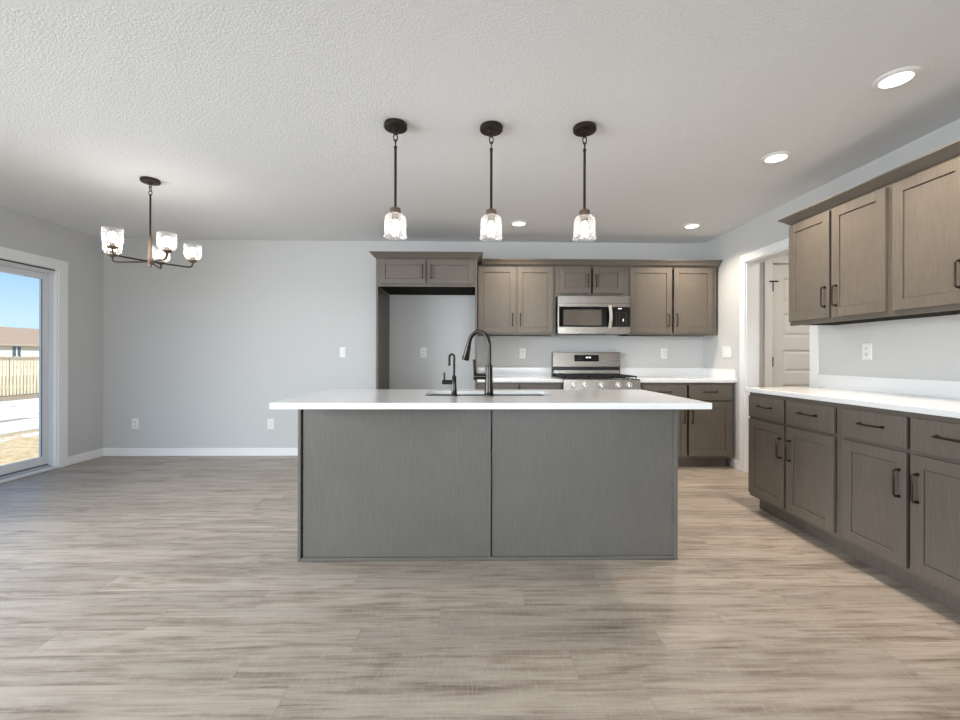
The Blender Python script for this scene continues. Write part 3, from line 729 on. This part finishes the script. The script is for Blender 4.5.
# ------------------------------------------------------------------ microwave
MX0, MX1, MY, MZ0, MZ1 = .909, 1.673+.008, 4.593, 1.38, 1.7835
mw = thing('microwave', 'stainless over-the-range microwave with curved vertical handle above the range', 'microwave', ((MX0+MX1)/2, MY, MZ0))
obj('body', B().box(MX0+.004, MX1-.004, MY+.03, YB-.002, MZ0+.006, MZ1), M_BLACK, mw)
obj('top_panel', B().box(MX0, MX1, MY, MY+.0295, 1.667, MZ1), M_STEEL, mw, bevel=.003)
obj('vent_line', B().box(MX0+.004, MX1-.004, MY-.001, MY, 1.703, 1.706), M_BLACK, mw)
b = B(); z0 = MZ0; xs = [MX0, MX0+.10, MX0+.17, MX1-.17, MX1-.10, MX1]; zz = [0, 0, -.0, -.0, 0, 0]
b.loft([[(MX0, MY, 1.4555), (MX1, MY, 1.4555), (MX1, MY, MZ0+.008), (MX1-.06, MY, MZ0), (MX0+.06, MY, MZ0), (MX0, MY, MZ0+.008)],
        [(MX0, MY+.0295, 1.4555), (MX1, MY+.0295, 1.4555), (MX1, MY+.0295, MZ0+.008), (MX1-.06, MY+.0295, MZ0), (MX0+.06, MY+.0295, MZ0), (MX0, MY+.0295, MZ0+.008)]])
obj('bottom_panel', b, M_STEEL, mw, bevel=.002)
dr = obj('door', B().box(MX0, 1.492, MY+.001, MY+.0295, 1.456, 1.6665), M_BLKGLASS, mw, bevel=.002)
obj('door_edge', B().box(MX0, MX0+.013, MY-.001, MY+.001, 1.456, 1.6665), M_STEEL, dr)
obj('window', B().box(.968, 1.375, MY-.002, MY+.001, 1.47, 1.637), M_OVENGLASS, dr)
pts = [(1.462, MY-.002, 1.684)] + [(1.462+.0, MY-.004-.042*math.sin(PI*t), 1.684-.246*t) for t in (.08, .2, .35, .5, .65, .8, .92)] + [(1.462, MY-.002, 1.438)]
b = B(); rings = []
for x, y, z in pts: rings.append([(x-.017, y-.002, z), (x-.010, y-.012, z), (x+.010, y-.012, z), (x+.017, y-.002, z), (x+.010, y+.002, z), (x-.010, y+.002, z)])
obj('handle', b.loft(rings), M_CHROME, dr, smooth=True)
cp = obj('control_panel', B().box(1.4925, MX1, MY+.001, MY+.0295, 1.456, 1.6665), M_BLKGLASS, mw, bevel=.002)
b = B()
for i in range(4):
    for j in range(7): b.box(1.525+i*.034, 1.541+i*.034, MY-.0004, MY+.0009, 1.475+j*.022, 1.4785+j*.022)
obj('key_marks', b, mat('grey key print', srgb(96, 92, 88), .5), cp)
obj('clock_display', B().box(1.553, 1.592, MY-.0008, MY+.0009, 1.645, 1.654), M_DISPLAY, cp)
obj('indicator', B().box(1.603, 1.612, MY-.0008, MY+.0009, 1.515, 1.54), M_DISPLAY, cp)
obj('badge', B().box(.945, .985, MY-.0008, MY+.0006, 1.424, 1.430), M_CHROME, mw)
obj('lamp_grille', B().box(1.12, 1.42, MY+.001, MY+.10, MZ0-.006, MZ0+.0055), M_BLACK, mw)

# ------------------------------------------------------------------ outlets and switches
def plate(label, pos, face='Y', gang=1, kind='outlet', group=None):
    w = .036*gang + (.005 if gang > 1 else 0); h = .058
    r = thing('wall_'+kind, label, kind, pos, 0 if face == 'Y' else (-PI/2), group)
    b = B(); b.loft([[(-w, -.001, -h), (w, -.001, -h), (w, -.001, h), (-w, -.001, h)], [(-w, -.004, -h), (w, -.004, -h), (w, -.004, h), (-w, -.004, h)],
                     [(-w+.004, -.007, -h+.004), (w-.004, -.007, -h+.004), (w-.004, -.007, h-.004), (-w+.004, -.007, h-.004)]])
    obj('cover_plate', b, M_PLASTIC, r, local=True)
    for i in range(gang):
        cx = (i-(gang-1)/2)*.046
        if kind == 'outlet':
            for z in (-.02, .02):
                s = obj('socket', B().box(cx-.017, cx+.017, -.0095, -.0072, z-.014, z+.014), M_PLASTIC, r, local=True, bevel=.004)
                obj('slots', B().box(cx-.009, cx-.006, -.0099, -.0096, z-.004, z+.007).box(cx+.006, cx+.009, -.0099, -.0096, z-.004, z+.007).box(cx-.003, cx+.003, -.0099, -.0096, z-.011, z-.006), M_SLOT, s, local=True)
        else:
            b = B(); b.loft([[(cx-.0165, -.0072, -.033), (cx+.0165, -.0072, -.033), (cx+.0165, -.0072, .033), (cx-.0165, -.0072, .033)],
                             [(cx-.0155, -.0085, -.032), (cx+.0155, -.0085, -.032), (cx+.0155, -.0125, .032), (cx-.0155, -.0125, .032)]])
            obj('rocker', b, M_PLASTIC, r, local=True)
    return r
plate('white outlet low on the back wall near the left corner', (-3.817, YB, .367))
plate('white outlet low on the back wall beside the island', (-2.292, YB, .362))
plate('white light switch on the back wall left of the refrigerator alcove', (-1.476, YB, 1.181), kind='switch')
plate('white outlet inside the refrigerator alcove', (-.556, YB, 1.181))
plate('white outlet above the counter left of the range', (.584, YB, 1.175))
plate('white outlet above the counter right of the range', (2.231, YB, 1.178))
plate('white double light switch on the right wall beside the doorway', (XR, 4.553, 1.19), 'X', 2, 'switch')
plate('white outlet on the right wall above the long counter', (XR, 2.918, 1.176), 'X')

# ------------------------------------------------------------------ pendants
def loop_link(b, c, R, r, axis, sz=1.6): return b.torus(c, R, r, axis, 18, 7, 1, sz)
def pendant(label, x, y):
    r = thing('pendant_light', label, 'pendant light', (0, 0, 0), 0, None)
    z = ZC
    obj('canopy', B().lathe([(.064, -.0005), (.066, -.004), (.066, -.022), (.062, -.027), (.020, -.029), (.012, -.036), (.0001, -.036)], (0, 0, z), 32), M_BRONZE, r, smooth=True)
    b = B(); loop_link(b, (0, 0, z-.047), .009, .003, 'X', 1.5); loop_link(b, (0, 0, z-.077), .0105, .0033, 'Y', 2.0); loop_link(b, (0, 0, z-.110), .009, .003, 'X', 1.9)
    obj('chain', b, M_BRONZE, r, smooth=True)
    b = B().tube([(0, 0, z-.128), (0, 0, z-.140), (0, 0, z-.1405), (0, 0, 1.97)], [.0095, .0095, .0075, .0075], 12)
    obj('rod', b, M_BRONZE, r, smooth=True)
    obj('socket_cap', B().lathe([(.008, .034), (.028, .031), (.030, .026), (.0315, .002), (.029, 0), (.020, -.002), (.020, -.036), (.0001, -.036)], (0, 0, 1.946), 28), mat_cap, r, smooth=True)
    g0 = 1.946
    pr = [(.031, -.001), (.045, -.005), (.056, -.016), (.0605, -.032), (.0615, -.06), (.0615, -.112), (.0635, -.124), (.066, -.130)]
    inn = [(q-.0035, zz-.001) for q, zz in pr[::-1]]
    sh = obj('glass_shade', B().lathe(pr+inn, (0, 0, g0), 36, closed=True), M_SHADE, r, smooth=True)
    rim = B(); rim.torus((0, 0, 0), .0655, .0028, 'Y', 36, 8)
    bmesh.ops.rotate(rim.bm, verts=rim.bm.verts, cent=(0, 0, 0), matrix=Matrix.Rotation(PI/2, 3, 'X')); bmesh.ops.translate(rim.bm, verts=rim.bm.verts, vec=(0, 0, g0-.130))
    obj('rim', rim, M_SHADE, sh, smooth=True)
    obj('bulb', B().lathe([(.011, -.037), (.013, -.05), (.021, -.07), (.024, -.084), (.021, -.099), (.012, -.110), (.0005, -.113)], (0, 0, g0), 20), M_BULB, r, smooth=True)
    r.location = (x, y, 0); return r
mat_cap = mat('lit bronze socket cap', srgb(120, 104, 90), .4, .7)
p0 = pendant('left pendant light with clear glass shade over the island', -.438, 2.489)
p0['group'] = 'pendant lights over the island'
for lab, x, y in (('middle pendant light with clear glass shade over the island', .109, 2.503), ('right pendant light with clear glass shade over the island', .647, 2.496)):
    c = copy_tree(p0); c.location = (x, y, 0); c['label'] = lab

# ------------------------------------------------------------------ chandelier
cx, cy = -2.418, 3.315
ch = thing('chandelier', 'dark bronze chandelier with five upturned glass shades over the dining area', 'chandelier', (cx, cy, 1.8))
obj('canopy', B().lathe([(.062, -.0005), (.065, -.004), (.065, -.018), (.060, -.024), (.018, -.026), (.012, -.034), (.0001, -.034)], (cx, cy, ZC), 32), M_BRONZE, ch, smooth=True)
b = B(); loop_link(b, (cx, cy, ZC-.047), .010, .0026, 'Y', 1.2); loop_link(b, (cx, cy, ZC-.072), .009, .0026, 'X', 1.8); loop_link(b, (cx, cy, ZC-.100), .013, .003, 'Y', 1.1)
obj('chain', b, M_BRONZE, ch, smooth=True)
obj('rod', B().tube([(cx, cy, ZC-.112), (cx, cy, ZC-.12), (cx, cy, ZC-.1205), (cx, cy, 2.02)], [.009, .009, .0065, .0065], 12), M_BRONZE, ch, smooth=True)
obj('hub', B().lathe([(.009, 2.035), (.0135, 2.03), (.0135, 1.87), (.022, 1.865), (.022, 1.825), (.012, 1.82), (.010, 1.805), (.0001, 1.800)], (cx, cy, 0), 20), mat_cap, ch, smooth=True)
for k in range(5):
    a = math.radians(39+72*k); dx, dy = math.cos(a), math.sin(a); R = .268; za = 1.842
    P = lambda rr_, z: (cx+dx*rr_, cy+dy*rr_, z)
    pts = [P(.018, za), P(.10, za-.004), P(R-.03, za-.008), P(R-.012, za-.004), P(R-.002, za+.008), P(R, za+.035)]
    obj('arm', B().tube(pts, .0062, 10), M_BRONZE, ch, smooth=True)
    px, py = cx+dx*R, cy+dy*R; z0 = za+.033
    obj('socket_cup', B().lathe([(.006, -.008), (.012, -.004), (.030, .006), (.034, .012), (.034, .017), (.018, .018), (.018, .045), (.0001, .045)], (px, py, z0), 24), mat_cap, ch, smooth=True)
    pr = [(.030, .018), (.046, .026), (.057, .042), (.060, .06), (.060, .138)]
    inn = [(q-.0035, zz+.001) for q, zz in pr[::-1]]
    obj('glass_shade', B().lathe(pr+inn, (px, py, z0), 32, closed=True), M_SHADE, ch, smooth=True)
    obj('bulb', B().lathe([(.010, .046), (.014, .055), (.024, .075), (.0255, .088), (.020, .106), (.009, .114), (.0005, .116)], (px, py, z0), 18), M_BULBC, ch, smooth=True)

# ------------------------------------------------------------------ recessed lights
def can(label, x, y):
    t = B().lathe([(.086, -.0005), (.086, -.003), (.070, -.011), (.062, -.011), (.062, -.0005)], (x, y, ZC), 40, closed=True)
    r = obj('recessed_light', t, M_TRIM, smooth=True); tag(r, label, 'recessed light', 'recessed ceiling lights')
    obj('lens', B().lathe([(.0618, -.009), (.0618, -.004)], (x, y, ZC), 40), M_LENS, r)
    light('recessed_lamp', 'AREA', (x, y, ZC-.014), (x, y, 0), P_CAN, WARM, .12, shape='DISK', spread=2.2)
can('large recessed ceiling light at the upper right, nearest the camera', 2.007, 2.025)
can('recessed ceiling light above the right counter, second nearest', 2.008, 2.84)
can('small recessed ceiling light in front of the microwave cabinets', .463, 4.298)
can('small recessed ceiling light near the right back corner', 2.21, 4.334)
# added hallway lamp (out of sight, put in to brighten the hallway)
hl = thing('added_hall_lamp', 'round ceiling lamp added out of view to brighten the hallway', 'ceiling lamp', (3.5, 3.3, ZC))
obj('base', B().lathe([(.13, -.0005), (.13, -.02), (.0001, -.02)], (3.5, 3.3, ZC), 24), M_TRIM, hl)
obj('lens', B().lathe([(.12, -.021), (.10, -.05), (.05, -.065), (.0005, -.07)], (3.5, 3.3, ZC), 24), M_LENS, hl)
light('hall_fill', 'AREA', (3.5, 3.3, ZC-.08), (3.5, 3.3, 0), 11, (1, .90, .79), .2, shape='DISK')
